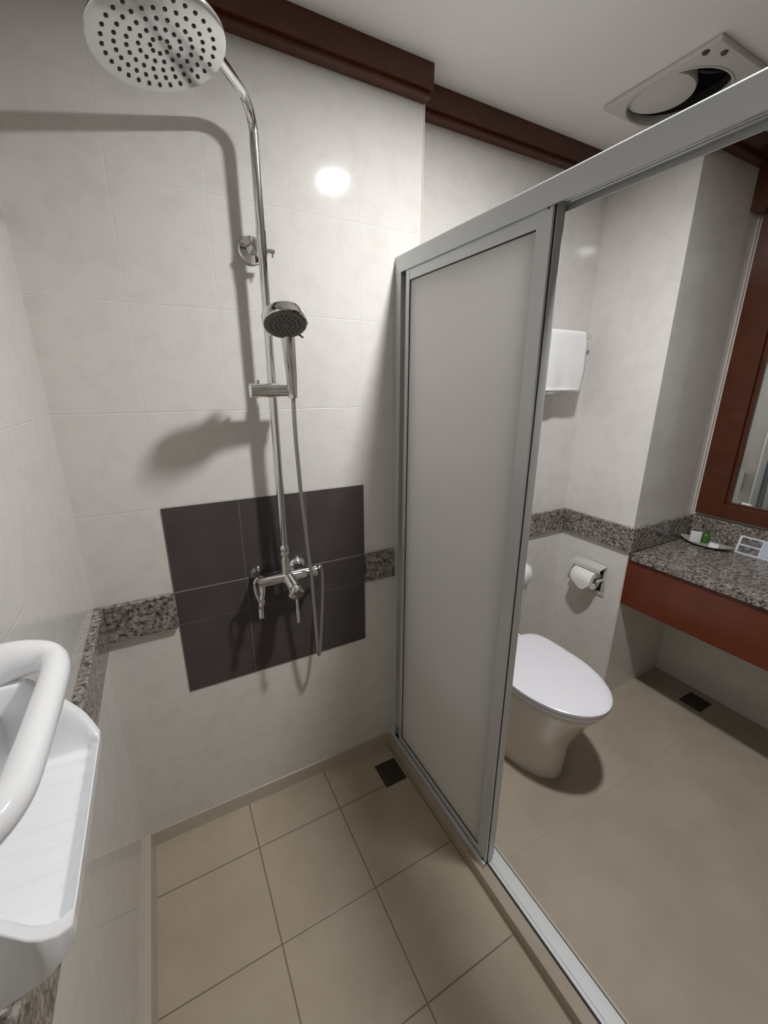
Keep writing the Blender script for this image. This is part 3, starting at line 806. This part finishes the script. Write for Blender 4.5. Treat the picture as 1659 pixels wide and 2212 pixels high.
# leaning card: bottom edge at the front, top edge back
def card(bm, y0, y1, t0, t1, off=0.0, th=0.002):
    b0 = Vector((2.292, 0, CT+0.001)); d = Vector((0.026, 0, 0.070)); nrm = Vector((-0.070, 0, 0.026)).normalized()
    P = [b0+d*t0+nrm*off, b0+d*t1+nrm*off]
    q = []
    for p in (P[0], P[1], P[1]-nrm*th, P[0]-nrm*th): q.append((p.x, p.z))
    prism(bm, q, 1, y0, y1)
card(bm, -0.62, -0.487, 0, 1)
obj('card', bm, M_card, lf)
for a, b in ((0.08, 0.46), (0.54, 0.92)):
    bm = BM(); card(bm, -0.565, -0.495, a, b, 0.0006, 0.0005); obj('photo', bm, M_photo, lf, label='dark printed photo')
bm = BM(); card(bm, -0.615, -0.568, 0.06, 0.95, 0.0006, 0.0005); obj('text_block', bm, M_cardblue, lf, label='pale blue printed block')

# ================================================================== CERAMIC SOAP DISH WITH GRAB BAR
sd = thing('soap_dish', 'white ceramic soap dish with grab bar on the left wall over the granite band', 'soap dish', (0.0, -0.81, 0.98))
def rr3(y0, y1, z0, z1, r, x, n=6):
    return [Vector((x, p.x, p.y)) for p in rrect(y0, y1, z0, z1, r, 0, n)]
bm = BM()
loft(bm, [rr3(-0.938, -0.650, 1.000, 1.168, 0.03, 0.0003), rr3(-0.938, -0.650, 1.000, 1.168, 0.03, 0.010), rr3(-0.932, -0.658, 1.006, 1.160, 0.025, 0.018), rr3(-0.93, -0.69, 1.03, 1.13, 0.02, 0.020)])
obj('back_plate', bm, M_ceramic, sd, 50)
bm = BM()
bp = smooth_path([(0.010, -0.672, 1.142), (0.040, -0.676, 1.149), (0.067, -0.686, 1.150), (0.078, -0.712, 1.150), (0.080, -0.76, 1.149), (0.080, -0.84, 1.149), (0.076, -0.885, 1.147), (0.060, -0.912, 1.144), (0.035, -0.925, 1.140), (0.010, -0.928, 1.138)], 6)
n = len(bp)
tube(bm, bp, [0.0138+0.013*max(0, 1-i/14)+0.012*max(0, 1-(n-1-i)/12) for i in range(n)], 20)
obj('grab_bar', bm, M_ceramic, sd, 60)
bm = BM()
NY = 100; NXT = 16
top = []; bot = []
for i in range(NXT+1):
    tx = i/NXT; x = 0.001+0.101*tx
    cr = 0.018*max(0, (tx-0.80)/0.20)**2
    ya = -0.941+cr; yb = -0.690-cr
    rim = 1.047+min(0.085, 1.55*(0.102-x))*(1 if x < 0.095 else max(0, (0.102-x)/0.007))
    fl = 1.037+0.004*(1-tx)
    rt = []; rb = []
    for j in range(NY+1):
        ty = j/NY; y = ya+(yb-ya)*ty
        d = min(ty, 1-ty)*(yb-ya)
        w1 = 1.0 if d < 0.008 else max(0.0, 1-(d-0.008)/0.024)
        w1 = w1*w1*(3-2*w1)
        w2 = max(0, (tx-0.90)/0.06); w2 = min(1, w2)
        ridge = 0.0015*math.sin(ty*2*PI*10) if w1 == 0 and 0.12 < tx < 0.88 else 0
        z = fl+ridge+(rim-fl)*w1
        z = max(z, fl+(1.047-fl)*w2)
        rt.append(bm.verts.new((x, y, z)))
        zb = 1.028-0.028*(1-tx)**1.5
        rb.append(bm.verts.new((x*0.985, (ya+yb)/2+(y-(ya+yb)/2)*0.985, zb)))
    top.append(rt); bot.append(rb)
for A, fl in ((top, 0), (bot, 1)):
    for a, b in zip(A, A[1:]):
        for j in range(NY): bm.faces.new((a[j], a[j+1], b[j+1], b[j]))
for j in range(NY):
    bm.faces.new((top[-1][j], top[-1][j+1], bot[-1][j+1], bot[-1][j])); bm.faces.new((top[0][j], top[0][j+1], bot[0][j+1], bot[0][j]))
for i in range(NXT):
    bm.faces.new((top[i][0], top[i+1][0], bot[i+1][0], bot[i][0])); bm.faces.new((top[i][-1], top[i+1][-1], bot[i+1][-1], bot[i][-1]))
o = obj('tray', bm, M_ceramic, sd, 60, bevel=0.004)
